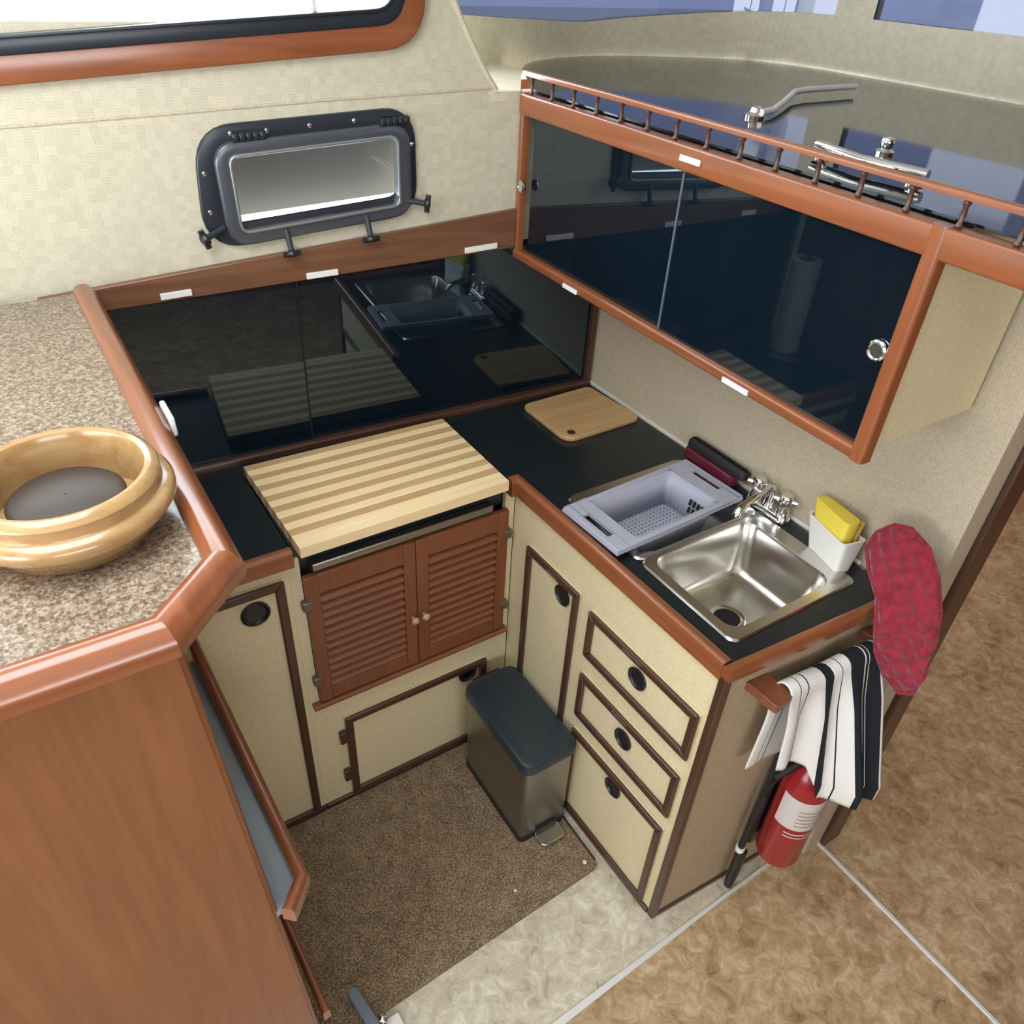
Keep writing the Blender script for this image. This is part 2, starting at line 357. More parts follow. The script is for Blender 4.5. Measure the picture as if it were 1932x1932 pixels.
# portlight
port = struct('window_2', MB().sweep(rpoly([S(-.489, 1.595), S(-.090, 1.614), S(-.089, 1.442), S(-.502, 1.414)], [.06, .045, .05, .05], 7), rp(.045, .010, .004), up=NS, closed=True), M['black_metal'])
tag(port, 'black framed opening portlight in the cream hull side')
MB().sweep(rpoly([S(-.469, 1.575), S(-.097, 1.595), S(-.097, 1.438), S(-.464, 1.410)], .03, 6), rp(.030, .020, .007), up=NS, closed=True).build('opening_rim', plain('grey_rim', (.10, .115, .13), .25, .5), port)
MB().sweep(rpoly([S(-.455, 1.566), S(-.113, 1.586), S(-.113, 1.448), S(-.452, 1.424)], .018, 6), rp(.006, .026, .002), up=NS, closed=True).build('inner_bead', plain('bright_bead', (.35, .37, .38), .25, .7), port)
MB().prism([S(-.47, 1.41, .006), S(-.10, 1.43, .006), S(-.10, 1.60, .006), S(-.47, 1.58, .006)], NS*.004).build('pane', M['glass'], port)
MB().prism([S(-.50, 1.424, -.085), S(-.07, 1.446, -.085), S(-.07, 1.66, -.036), S(-.50, 1.64, -.036)], (0, .004, 0)).build('weather_cover', M['grey_cover'], port)
for x, z in ((-.445, 1.612), (-.377, 1.614), (-.292, 1.619), (-.201, 1.624), (-.107, 1.624), (-.504, 1.537), (-.505, 1.466), (-.0775, 1.566)):
    MB().lathe([(.0045, 0), (.0045, .0025), (.002, .0035)], S(x, z - (.008 if z > 1.6 else 0), .009), NS, 10).build('screw', M['chrome'], port)
for x in (-.445, -.15):
    h = MB()
    for k in range(5): h.lathe([(.008, 0), (.009, .002), (.009, .010), (.008, .012)], S(x + .013*k, 1.598 + .045*(x + .445) + .0006*k, .016), (1, 0, 0), 10)
    h.build('hinge', M['black_metal'], port)
for x, z, ax, az in ((-.500, 1.430, -.05, -.012), (-.363, 1.403, .002, -.045), (-.189, 1.414, .002, -.045), (-.083, 1.452, .05, -.006)):
    a = S(x - ax*.3, z - az*.5, .014); bq = S(x + ax*.5, z + az*.55, .030)
    k = MB().tube([a, bq], .006, 10).build('latch_bolt', M['rubber_seal'], port)
    d = (bq - a).normalized(); kn = MB(); kn.lathe([(.006, 0), (.013, .003), (.014, .009), (.009, .014)], bq - d*.004, d, 12)
    sd = d.cross(NS).normalized(); kn.tube([bq - sd*.018 + d*.004, bq + sd*.018 + d*.004], .006, 8)
    kn.build('latch_knob', M['black_plastic'], port)
# bulkhead right of the galley
wr = MB(); wr.prism([(XW + .012, -1.102, 0), (XW, .03, 0), (.545, .03, 0), (.545, -1.102, 0)], (0, 0, 1.655)); struct('wall_right', wr, M['fabric'])
tp = MB(); tp.box(.532, .60, -1.117, -1.1035, 0, 1.655); struct('trim_5', tp, wood('dark', 'z'), bevel=.004)
struct('trim_6', MB().sweep([(XW - .004 + .002, .0, .9), (XW + .006, -.95, .9)], rp(.008, .009, .003)), plain('pale_sealant', (.66, .62, .55), .5))
# cream ledge and curved windscreen wall forward of the galley
ARC = [(.13, .37), (.18, .372), (.25, .375), (.371, .395), (.498, .44), (.61, .478), (.719, .498), (.85, .49), (.984, .451), (1.10, .41), (1.216, .346), (1.29, .24), (1.317, .125), (1.322, .0), (1.325, -.127), (1.33, -.6), (1.33, -1.6)]
DASH = [(.180, -1.45), (.212, -.01), (.371, .292), (.43, .365), (.498, .419), (.61, .470), (.719, .490), (.85, .482), (.984, .443), (1.10, .402), (1.216, .338), (1.282, .235), (1.309, .125), (1.317, -.127), (1.322, -.6), (1.322, -1.45)]
lg = MB(); lg.prism([(.03, .06, 1.657), (.112, .0178, 1.657), (.186, .0136, 1.657), (.371, .293, 1.657), (.371, .41, 1.657), (.12, .39, 1.657)], (0, 0, -.02)); struct('trim_7', lg, M['cream'])
def wall_arc(z0, z1, pts=ARC, t=.03):
    mb = MB(); loops = []; P2 = [Vector((x, y, 0)) for x, y in pts]; n = len(P2)
    for k, p in enumerate(P2):
        d0 = p - P2[k-1] if k else P2[1] - p; d1 = P2[k+1] - p if k < n - 1 else p - P2[k-1]
        sd = (Vector((0, 0, 1)).cross(d0).normalized() + Vector((0, 0, 1)).cross(d1).normalized()).normalized()*t
        a, b = (z0(p.x) if callable(z0) else z0), (z1(p.x) if callable(z1) else z1)
        loops.append([p + Vector((0, 0, a)), p + sd + Vector((0, 0, a)), p + sd + Vector((0, 0, b)), p + Vector((0, 0, b))])
    mb.loft(loops); return mb
sill = lambda x: 1.742 + .026*max(0, .70 - x)/.45 + .052*max(0, x - .70)/.62     # the sill rises forward
struct('wall_front', wall_arc(1.63, sill), M['cream'], smooth=30)
struct('wall_front.001', wall_arc(2.08, 2.4), M['cream'], smooth=30)
def pane(name, i0, i1): struct(name, wall_arc(sill, 2.085, ARC[i0:i1], .010), M['tinted_glass'], smooth=30)
pane('window_3', 0, 13); pane('window_4', 13, 17)
struct('trim_8', wall_arc(sill, 2.085, ARC[12:14], .03), M['cream'])
# rest of the saloon, behind and beside the camera
wl = MB(); X = -2.6
wl.box(X - .04, X, -3.4, WL[0], 0, 2.4); wl.box(X - .04, X, WL[1], .2, 0, 2.4); wl.box(X - .04, X, WL[0], WL[1], 0, WL[2]); wl.box(X - .04, X, WL[0], WL[1], WL[3], 2.4)
struct('wall_left', wl, M['cream'], smooth=0)
wf = struct('window_5', MB().sweep([(X, WL[0], WL[2]), (X, WL[1], WL[2]), (X, WL[1], WL[3]), (X, WL[0], WL[3])], rp(.07, .03, .01), up=(1, 0, 0), closed=True), wood('teak', 'y'))
MB().box(X + .001, X + .02, (WL[0]+WL[1])/2 - .04, (WL[0]+WL[1])/2 + .04, WL[2], WL[3]).build('mullion', M['black_metal'], wf)
Y = -3.4; wq = MB()
wq.box(-2.6, WR[0], Y - .04, Y, 0, 2.4); wq.box(WR[1], 2.6, Y - .04, Y, 0, 2.4); wq.box(WR[0], WR[1], Y - .04, Y, 0, WR[2]); wq.box(WR[0], WR[1], Y - .04, Y, WR[3], 2.4)
struct('wall_rear', wq, wood('panel', 'z'), smooth=0)
wf = struct('window_6', MB().sweep([(WR[0], Y, WR[2]), (WR[0], Y, WR[3]), (WR[1], Y, WR[3]), (WR[1], Y, WR[2])], rp(.07, .03, .01), up=(0, 1, 0), closed=True), wood('teak', 'x'))
for xx in (-1.35,): MB().box(xx - .03, xx + .03, Y + .001, Y + .02, WR[2], WR[3]).build('mullion', M['black_metal'], wf)
we = MB(); we.box(2.6, 2.64, -3.4, 1.2, 0, 1.60); we.box(2.6, 2.64, -3.4, -1.65, 1.6, 2.4); we.box(.5, 2.64, 1.2, 1.24, 0, 1.60); we.box(1.36, 2.6, -1.66, -1.62, 1.62, 2.4); struct('wall_right.001', we, wood('panel', 'z'), smooth=0)
ce = MB(); h = HATCH
ce.box(-2.64, h[0], -3.44, .24, 2.4, 2.44); ce.box(h[1], 1.36, -3.44, .54, 2.4, 2.44); ce.box(1.36, 2.64, -3.44, -1.62, 2.4, 2.44); ce.box(h[0], h[1], -3.44, h[2], 2.4, 2.44); ce.box(h[0], h[1], h[3], .24, 2.4, 2.44)
fd = MB(); fd.prism([(1.36, .53, 1.60), (1.36, -1.60, 1.60), (3.6, -1.60, 1.60), (3.6, 2.6, 1.60), (.10, 2.6, 1.60), (.10, .53, 1.60)], (0, 0, .03)); struct('trim_9', fd, M['light_wall'], smooth=0)
struct('ceiling', ce, M['light_wall'], smooth=0)
hf = struct('window_7', MB().sweep([(h[0], h[2], 2.4), (h[0], h[3], 2.4), (h[1], h[3], 2.4), (h[1], h[2], 2.4)], rp(.06, .02, .006), up=(0, 0, -1), closed=True), M['aluminium'])
portal('roof_hatch_portal', ((h[0]+h[1])/2, (h[2]+h[3])/2, 2.46), (0, 0, -1), h[1]-h[0], h[3]-h[2])

# ------------------------------------------------------------------ long sliding-door locker along the hull side
lk = thing('wall_locker', S(-.25, .9, .01), 'long low locker with smoked black sliding doors and brown wood valance under the portlight', 'cupboard')
bt = lambda x: 1.395 + .068*(x + .05)    # top of the valance
bb = lambda x: 1.317 + .022*(x - .0)     # bottom of the valance
MB().prism([S(-.838, bb(-.838), .002), S(.186, bb(.186), .002), S(.186, bt(.186), .002), S(-.838, bt(-.838), .002)], NS*.014).build('valance', wood('band', 'x'), lk, bevel=.003)
MB().prism([S(-.361, .914, .004), S(.44, .914, .004), S(.44, 1.335, .004), S(-.361, 1.335, .004)], NS*.004).build('sliding_door', M['black_acrylic'], lk)
MB().prism([S(-.838, .914, .0095), S(-.362, .914, .0095), S(-.357, 1.32, .0095), S(-.838, 1.30, .0095)], NS*.004).build('sliding_door', M['black_acrylic'], lk)
MB().prism([S(-.3615, .914, .0135), S(-.3585, .914, .0135), S(-.3535, 1.318, .0135), S(-.3565, 1.318, .0135)], NS*.0015).build('door_edge', M['hole'], lk)
MB().sweep([S(-.838, .9, .016), S(.446, .9, .016)], rp(.026, .016, .006)).build('bottom_track', wood('dark', 'x'), lk)
MB().sweep([S(.446, .9, .003), S(.446, 1.36, .003)], rp(.016, .020, .004), up=NS).build('end_trim', wood('dark', 'z'), lk)
MB().sweep([S(-.831, .9, .003), S(-.831, 1.318, .003)], rp(.020, .020, .004), up=NS).build('end_trim', wood('dark', 'z'), lk)
for x0, x1, z0, z1 in ((-.629, -.569, 1.311, 1.313), (-.333, -.263, 1.314, 1.315), (.046, .131, 1.325, 1.328)):
    MB().prism([S(x0, z0 - .001, .0165), S(x1, z1 - .001, .0165), S(x1, z1 + .012, .0165), S(x0, z0 + .012, .0165)], NS*.005).build('clip', M['white_plastic'], lk, bevel=.001)

# ------------------------------------------------------------------ overhead cabinet with gallery rail
oc = thing('overhead_cabinet', Kf(-.5, 1.30), 'overhead cabinet with smoked black sliding doors, teak frame and spindle gallery rail', 'cabinet')
MB().prism([Kf(-.03, 1.318, -.006), Kf(-.56, 1.318, -.006), Kf(-.56, 1.625, -.006), Kf(-.03, 1.625, -.006)], -NK*.004).build('sliding_door', M['black_acrylic'], oc)
d2 = MB().prism([Kf(-.528, 1.318, -.001), Kf(-1.012, 1.318, -.001), Kf(-1.012, 1.625, -.001), Kf(-.528, 1.625, -.001)], -NK*.004).build('sliding_door', M['black_acrylic'], oc)
bx = MB(); bx.prism([Kf(.0, 1.30, -.03), Kf(-1.0, 1.30, -.03), (XW - .004, -1.0, 1.30), (XW - .004, .0, 1.30)], (0, 0, .012)); bx.prism([Kf(-1.013, 1.313, -.014), Kf(-1.027, 1.313, -.014), (XW - .004, -1.027, 1.313), (XW - .004, -1.013, 1.313)], (0, 0, .33)); bx.build('carcass', M['beige'], oc)
MB().sweep([Kf(.008, 1.3055, -.010), Kf(-1.036, 1.3055, -.010)], rp(.022, .022, .006), up=NK).build('bottom_rail', wood('teak', 'y'), oc)
MB().sweep([Kf(.004, 1.306, -.010), Kf(.004, 1.655, -.010)], rp(.014, .020, .005), up=NK).build('end_stile', wood('teak', 'z'), oc)
MB().sweep([Kf(-1.024, 1.295, -.0095), Kf(-1.024, 1.655, -.0095)], rp(.026, .0225, .006), up=NK).build('end_stile', wood('teak', 'z'), oc)
MB().sweep([Kf(.008, 1.633, -.014), Kf(-1.45, 1.633, -.014)], rp(.042, .026, .004), up=NK).build('top_board', wood('teak', 'y'), oc)
MB().sweep([Kf(.012, 1.688, .0), Kf(-1.45, 1.690, .0)], rp(.014, .010, .004)).build('gallery_rail', wood('teak', 'y'), oc)
for k in range(19):
    y = -.02 - .0785*k
    if y < -1.45: break
    z0, z1 = 1.653, 1.689
    MB().lathe([(.0032, 0), (.0055, .004), (.0032, .009), (.0042, .018), (.0032, .027), (.0055, .032), (.0035, z1 - z0)], Kf(y, z0, .0), (0, 0, 1), 10).build('spindle', wood('dark', 'z'), oc)
for y0, y1, z in ((-.216, -.270, 1.2975), (-.73, -.793, 1.2985)):
    MB().prism([Kf(y0, z, .0125), Kf(y1, z, .0125), Kf(y1, z + .010, .0125), Kf(y0, z + .010, .0125)], NK*.004).build('clip', M['white_plastic'], oc, bevel=.001)
MB().prism([Kf(-.526, 1.629, .0125), Kf(-.577, 1.629, .0125), Kf(-.577, 1.639, .0125), Kf(-.526, 1.639, .0125)], NK*.004).build('clip', M['white_plastic'], oc, bevel=.001)
MB().prism([Kf(-.5265, 1.318, -.0008), Kf(-.5305, 1.318, -.0008), Kf(-.5305, 1.625, -.0008), Kf(-.5265, 1.625, -.0008)], NK*.002).build('door_edge', plain('painted_edge_highlight', (.10, .13, .16), .3), d2)  # pale strip paints the highlight along the door edge
rg = MB().lathe([(.016, 0), (.016, .003), (.013, .0045), (.011, .003)], Kf(-.992, 1.466, .0012), NK, 24, True, False).build('ring_pull', M['chrome'], oc)
MB().lathe([(.0112, 0), (.0105, .0006)], Kf(-.992, 1.466, .0042), NK, 20).build('pull_cup', plain('pull_recess', (.16, .18, .18), .3, .8), rg)
MB().lathe([(.013, 0), (.013, .003), (.010, .0045), (.008, .003)], Kf(-.016, 1.466, .0112), NK, 20, True, True).build('ring_pull', M['chrome'], oc)
# ------------------------------------------------------------------ dashboard shelf
ds = MB(); ds.prism([(x, y, 1.656) for x, y in DASH], (0, 0, .004)); ds = ds.build('dashboard', M['dash_black'], None)
tag(ds, 'glossy black dashboard shelf behind the gallery rail under the windscreen', 'dashboard')
hn = thing('windscreen_stay', (.48, -.40, 1.66), 'long chrome cranked stay handle lying on the black dashboard', 'handle')
MB().tube([(.475, -.415, 1.671), (.52, -.405, 1.672), (.62, -.345, 1.674), (.745, -.265, 1.677), (.80, -.252, 1.677), (.985, -.245, 1.677)], [.0065, .006, .006, .006, .0065, .0065], 10).build('arm', M['aluminium'], hn)
MB().lathe([(.022, 0), (.022, .005), (.013, .010), (.011, .018), (.004, .021)], (.476, -.40, 1.6602), (0, 0, 1), 20).build('pivot', M['chrome'], hn)
hn = thing('grab_bar', (.30, -.77, 1.66), 'short bright chrome bar standing behind the gallery rail near the right edge', 'handle')
MB().tube([(.310, -.69, 1.676), (.285, -.79, 1.676), (.30, -.90, 1.676)], .008, 10).build('bar', M['chrome'], hn)
for p in ((.305, -.71, 1.660), (.298, -.885, 1.660)): MB().lathe([(.014, 0), (.014, .003), (.007, .006), (.007, .014)], p, (0, 0, 1), 14).build('foot', M['chrome'], hn)
kn = MB().lathe([(.016, 0), (.016, .004), (.009, .008), (.012, .018), (.010, .024), (.003, .026)], (.446, -.725, 1.6602), (0, 0, 1), 18).build('chrome_knob', M['chrome']); tag(kn, 'small round chrome knob on the dashboard beyond the bright bar', 'knob')

# ------------------------------------------------------------------ worktop with fiddle rails
wt = thing('worktop', (.2, -.5, .87), 'L-shaped glossy black worktop edged with a teak fiddle rail', 'worktop')
SX0, SX1, SY0, SY1 = .068, .402, -.965, -.467
t = MB(); z0, z1 = .878, .9
def tq(*pts): t.prism([(x, y, z0) for x, y in pts], (0, 0, z1 - z0))
tq((-.838, -.335), (-.5485, -.335), (-.5485, TS*(XW+.5485) - .003), (-.838, TS*(XW+.838) - .003)); tq((-.5485, -.026), (-.030, -.026), (-.030, TS*(XW+.03) - .003), (-.5485, TS*(XW+.5485) - .003))
tq((-.030, -.335), (XW - .004, -.335), (XW - .004, -.002), (-.030, TS*(XW+.03) - .003))
tq((-.004, SY1), (XW - .004, SY1), (XW - .004, -.335), (-.004, -.335)); tq((-.004, SY0), (SX0, SY0), (SX0, SY1), (-.004, SY1)); tq((SX1, SY0), (XW - .004, SY0), (XW - .004, SY1), (SX1, SY1))
tq((.004, -1.022), (XW + .004, -1.046), (XW + .004, SY0), (.004, SY0))
t.build('top', M['black_top'], wt, smooth=0)
pr = rp(.030, .048, .010, 4, -.030)
MB().sweep([(-.838, -.342, .9), (-.551, -.342, .9)], rp(.026, .040, .009, 4, -.026)).build('fiddle_rail', wood('teak', 'x'), wt)
MB().sweep([(-.026, -.341, .9), (-.003, -.341, .9), (.004, -1.028, .9)][:2], rp(.024, .048, .009, 4, -.032)).build('fiddle_rail', wood('teak', 'x'), wt)
MB().sweep([(-.004, -.334, .9), (.001, -.6, .9), (.0065, -1.013, .9)], rp(.025, .043, .010, 4, -.028)).build('fiddle_rail', wood('teak', 'y'), wt)
MB().sweep([(-.004, -1.024, .9), (.12, -1.0325, .9), (XW + .012, -1.0545, .9)], rp(.022, .032, .010, 4, -.018)).build('fiddle_rail', wood('teak', 'x'), wt)

# ------------------------------------------------------------------ base cabinets
def pull(fn, nrm, c, z, parent, r=.027):
    ax = nrm; p = fn(c, z, .0005)
    o = MB().lathe([(r*.8, 0), (r, .0015), (r, .0045), (r*.86, .006), (r*.78, .0035), (r*.70, .0012), (.001, .001)], p, ax, 28, True, False).build('finger_pull', M['black_plastic'], parent)
    return o
def latch(fn, nrm, c, z, parent, wd=.03, d=.0122):
    MB().prism([fn(c - wd/2, z - .004, d), fn(c + wd/2, z - .004, d), fn(c + wd/2, z + .004, d), fn(c - wd/2, z + .004, d)], nrm*.0012).build('latch_plate', M['steel'], parent)
# left locker
lc = thing('locker_cabinet', (-.70, -.2, 0), 'tall beige locker with a dark framed door left of the louvred cupboard', 'cabinet')
c_ = MB(); c_.box(-.838, -.5603, -.330, -.316, .018, .872); c_.box(-.576, -.563, -.316, .02, .018, .872); c_.build('carcass', M['beige'], lc)
dr = MB().prism([Ff(-.836, .016, -.001), Ff(-.575, .016, -.001), Ff(-.575, .836, -.001), Ff(-.836, .836, -.001)], NF*.004).build('door', M['beige'], lc)
bars(lambda c, z, d=.0035: Ff(c, z, d), NF, -.836, -.574, .016, .836, .021, .010, wood('dark', 'x'), wood('dark', 'z'), dr)
pull(lambda c, z, d: Ff(c, z, d + .0035), NF, -.641, .772, dr, .031)
MB().box(-.838, -.558, -.338, -.320, 0, .018).build('toe_trim', wood('dark', 'x'), lc, bevel=.003)
# stove cabinet
sc = thing('stove_cabinet', (-.28, -.2, 0), 'beige stove cabinet with a pair of louvred brown doors and a framed drop door below', 'cabinet')
c_ = MB(); c_.box(-.560, -.0005, -.330, -.316, .018, .43); c_.box(-.560, -.535, -.330, -.316, .43, .872); c_.box(-.026, -.0005, -.330, -.316, .43, .872); c_.box(-.535, -.026, -.20, -.19, .43, .86); c_.build('carcass', M['beige'], sc)
for x0, x1, sgn in ((-.534, -.2755, 1), (-.2735, -.0245, -1)):
    d = MB(); zt0, zt1 = .436, .826; sl = .030
    d.box(x0, x0 + sl, -.346, -.331, zt0, zt1); d.box(x1 - sl, x1, -.346, -.331, zt0, zt1); d.box(x0 + sl, x1 - sl, -.345, -.331, zt1 - .055, zt1); d.box(x0 + sl, x1 - sl, -.345, -.331, zt0, zt0 + .040)
    d = d.build('louvred_door', wood('louver', 'z'), sc, bevel=.0015)
    MB().box(x0 + sl, x1 - sl, -.3325, -.331, zt0 + .04, zt1 - .055).build('backing', wood('dark', 'x'), d)  # shade between the slats is put into this backing's dark colour
    N = 12; za, zb = zt0 + .042, zt1 - .057; st = (zb - za)/N
    for k in range(N):
        z = za + st*k
        MB().prism([(x0 + sl + .001, -.3462, z + .002), (x0 + sl + .001, -.3462, z + .0055), (x0 + sl + .001, -.3335, z + st*.62), (x0 + sl + .001, -.3335, z + st*.62 - .004)], (x1 - x0 - 2*sl - .002, 0, 0)).build('slat', wood('louver', 'x'), d)
    kx = x1 - .012 if sgn > 0 else x0 + .015
    MB().lathe([(.004, 0), (.004, .006), (.009, .010), (.010, .015), (.006, .020), (.001, .021)], (kx, -.346, .598), (0, -1, 0), 16).build('knob', M['knob_wood'], d)
    for hz in ((.748, .510) if sgn > 0 else (.752, .516)):
        hx = x0 if sgn > 0 else x1; MB().box(hx - .011, hx + .011, -.3485, -.332, hz - .012, hz + .012).build('hinge', M['dull_metal'], d, bevel=.002)
MB().sweep([(-.553, -.331, .422), (-.012, -.331, .422)], rp(.014, .020, .006), up=(0, -1, 0)).build('ledge_trim', wood('louver', 'x'), sc)
dr = MB().prism([Ff(-.482, .021, -.001), Ff(-.069, .021, -.001), Ff(-.069, .336, -.001), Ff(-.482, .336, -.001)], NF*.004).build('drop_door', M['beige'], sc)
bars(lambda c, z, d=.0035: Ff(c, z, d), NF, -.482, -.069, .021, .336, .021, .010, wood('dark', 'x'), wood('dark', 'z'), dr)
pull(lambda c, z, d: Ff(c, z, d + .0035), NF, -.127, .302, dr)
latch(lambda c, z, d: Ff(c, z, d), NF, -.10, .327, dr, .03, .0137)
for hz in (.268, .112): MB().box(-.500, -.481, -.346, -.331, hz - .020, hz + .020).build('hinge', wood('dark', 'z'), dr, bevel=.002)
MB().box(-.557, -.004, -.338, -.320, 0, .018).build('toe_trim', wood('dark', 'x'), sc, bevel=.003)
# stove under the board
sv = thing('stove', (-.29, -.2, .83), 'black stove with a steel front lip under the striped chopping board', 'stove')
MB().box(-.534, -.031, -.318, -.03, .832, .877); MB().box(-.546, -.032, -.325, -.028, .8775, .902).build('hob_plate', M['black_metal'], sv)
MB().box(-.534, -.031, -.318, -.03, .832, .8772).build('body', M['black_metal'], sv)
MB().box(-.512, -.066, -.341, -.319, .832, .852).build('front_lip', M['brushed'], sv, bevel=.003)
# peninsula
pc = thing('drawer_cabinet', (.2, -.68, 0), 'beige peninsula cabinet with a framed door and three framed drawers under the sink', 'cabinet')
c_ = MB(); c_.prism([Pf(-.331, .018, -.001), Pf(-1.016, .018, -.001), Pf(-1.016, .872, -.001), Pf(-.331, .872, -.001)], -NP*.014)
c_.build('front_panel', M['beige'], pc)
MB().prism([Ef(.016, .018, -.001), Ef(XW + .012, .018, -.001), Ef(XW + .012, .872, -.001), Ef(.016, .872, -.001)], -NE*.014).build('end_panel', M['shaded_fabric'], pc)
MB().prism([Ef(XW + .010, .0, -.0), Ef(.522, .0, -.0), Ef(.522, .80, -.0), Ef(XW + .010, .80, -.0)], -NE*.016).build('end_filler', M['shaded_fabric'], pc)
MB().prism([Pf(-1.004, .0, .004), Pf(-1.022, .0, .004), (.024, -1.0235, 0), (.024, -1.010, 0)], (0, 0, .87)).build('corner_post', wood('dark', 'z'), pc, bevel=.003)
MB().prism([Pf(-.345, 0, .0), Pf(-1.003, 0, .0), Pf(-1.003, .018, .0), Pf(-.345, .018, .0)], NP*.006).build('toe_trim', wood('dark', 'y'), pc, bevel=.003)
MB().prism([Ef(.026, 0, -.012), Ef(.52, 0, -.012), Ef(.52, .018, -.012), Ef(.026, .018, -.012)], NE*.016).build('toe_trim', wood('dark', 'x'), pc, bevel=.003)
def drawer(name, y0, y1, z0, z1, pz, py):
    d = MB().prism([Pf(y0, z0, .0005), Pf(y1, z0, .0005), Pf(y1, z1, .0005), Pf(y0, z1, .0005)], NP*.003).build(name, M['beige'], pc)
    bars(lambda c, z, dd=.0037: Pf(c, z, dd), NP, y0, y1, z0, z1, .0195, .010, wood('dark', 'y'), wood('dark', 'z'), d)
    pull(lambda c, z, dd: Pf(c, z, dd + .0037), NP, py, pz, d, .027)
    return d
d = drawer('door', -.4055, -.611, .05, .7555, .706, -.551); latch(Pf, NP, -.515, .7455, d, .04, .0142)
d = drawer('drawer', -.651, -.993, .6035, .7415, .683, -.821); latch(Pf, NP, -.80, .7315, d, .06, .0142)
d = drawer('drawer', -.651, -.989, .395, .542, .476, -.817); latch(Pf, NP, -.80, .532, d, .05, .0142)
d = drawer('drawer', -.651, -.984, .024, .3405, .291, -.817)

# ------------------------------------------------------------------ striped chopping board on the stove
cb = thing('chopping_board', (-.295, -.2, .905), 'large chopping board of alternating maple and tan strips over the stove', 'chopping board')
A_, B_, C_, D_ = Vector((-.547, -.030, 0)), Vector((-.043, -.046, 0)), Vector((-.045, -.368, 0)), Vector((-.540, -.370, 0))
N = 15
for k in range(N):
    a, b2 = A_.lerp(D_, k/N), B_.lerp(C_, k/N); c2, d2_ = B_.lerp(C_, (k+1)/N), A_.lerp(D_, (k+1)/N)
    MB().prism([p + Vector((0, 0, .9035)) for p in (a, b2, c2, d2_)], (0, 0, .0265)).build('strip', wood('tan' if k % 2 == 0 and k < N - 1 else 'maple', 'x'), cb, bevel=.0006, seg=1)
# small board at the back
sb = thing('small_chopping_board', (.31, -.16, .9), 'small thin bamboo chopping board with a hang hole lying in the back corner', 'chopping board')
o_ = MB(); lp = rpoly([(.196, -.056, 0), (.196, -.262, 0), (.442, -.258, 0), (.424, -.050, 0)], [.02, .04, .02, .02], 6)
lo = lambda z, k: [Vector((.32, -.155, 0)) + (p - Vector((.32, -.155, 0)))*k + Vector((0, 0, z)) for p in lp]
o_.loft([lo(.9008, .985), lo(.904, 1), lo(.911, 1), lo(.914, .988)]); o_.build('board', wood('bamboo', 'x'), sb)
MB().lathe([(.011, 0), (.011, .0006)], (.228, -.236, .914), (0, 0, 1), 16).build('hang_hole', M['dark_interior'], sb)

# ------------------------------------------------------------------ sink
sk = thing('sink', (.23, -.72, .9), 'double bowl stainless steel sink let into the black worktop', 'sink')
bowls = ((.078, .366, -.958, -.722), (.078, .366, -.704, -.476))
fl = MB()
for (x0, x1, y0, y1), (oy0, oy1) in zip(bowls, ((-.982, -.713), (-.713, -.452))):
    r0, r1 = .030, .034
    outer = rrect(.054, .412, oy0, oy1, .9015, .004 if False else .02, 6); inner = rrect(x0, x1, y0, y1, .9045, r1, 6)
    mid = [o2.lerp(i2, .12) for o2, i2 in zip(outer, inner)]
    for p in mid: p.z = .9055
    fl.loft([outer, mid, inner], False, False)
fl.build('rim', M['steel'], sk)
for x0, x1, y0, y1 in bowls:
    b_ = MB(); lps = []
    for z, ins, r in ((.9045, 0, .034), (.899, .003, .034), (.85, .010, .036), (.80, .018, .040), (.786, .024, .044), (.779, .036, .046), (.777, .055, .05)):
        lps.append(rrect(x0 + ins, x1 - ins, y0 + ins, y1 - ins, z, r, 6))
    b_.loft(lps, False, True); b_.build('bowl', M['steel'], sk, smooth=60)
dx, dy = .212, -.845
MB().lathe([(.040, 0), (.038, .003), (.032, .001), (.026, .0008)], (dx, dy, .7775), (0, 0, 1), 24, False, False).build('drain_ring', M['chrome'], sk)
dn = MB().lathe([(.029, 0), (.029, .0006)], (dx, dy, .7778), (0, 0, 1), 24).build('drain', M['hole'], sk)

# ------------------------------------------------------------------ grey colander over the left bowl
cl = thing('colander', (.2, -.585, .905), 'grey plastic perforated colander tray bridging the left sink bowl', 'colander')
ROT = math.radians(2.6); PV = Vector((.20, -.590, 0)); RM = Matrix.Rotation(ROT, 3, 'Z')
def L(u, v, z): return PV + RM @ Vector((u, v, 0)) + Vector((0, 0, z))
HU, HV = .190, .090
rm_ = MB()
def rq(u0, u1, v0, v1): rm_.prism([L(u0, v0, .922), L(u1, v0, .922), L(u1, v1, .922), L(u0, v1, .922)], (0, 0, .008))
bu0, bu1, bv0, bv1 = -.128, .125, -.078, .078
for s_, iu in ((-1, bu0), (1, bu1)):
    e0, e1 = s_*HU, s_*(HU - .014); g0, g1 = e1, s_*(HU - .034)
    rq(e0, e1, -HV, HV); rq(g1, iu, -HV, HV); rq(g0, g1, -HV, -.042); rq(g0, g1, .042, HV)
rq(bu0, bu1, bv1, HV); rq(bu0, bu1, -HV, bv0)
rm_.build('rim', M['grey_plastic'], cl, bevel=.0015)
MB().sweep([L(-HU, -HV, .918), L(HU, -HV, .918), L(HU, HV, .918), L(-HU, HV, .918)], [(-.0015, 0), (.0015, 0), (.0015, .006), (-.0015, .006)], closed=True).build('rim_lip', M['grey_plastic'], cl)
wl_ = MB(); top = [L(u, v, .928) for u, v in ((bu0, bv0), (bu1, bv0), (bu1, bv1), (bu0, bv1))]; q = .014
bot = [L(u, v, .842) for u, v in ((bu0 + q, bv0 + q), (bu1 - q, bv0 + q), (bu1 - q, bv1 - q), (bu0 + q, bv1 - q))]
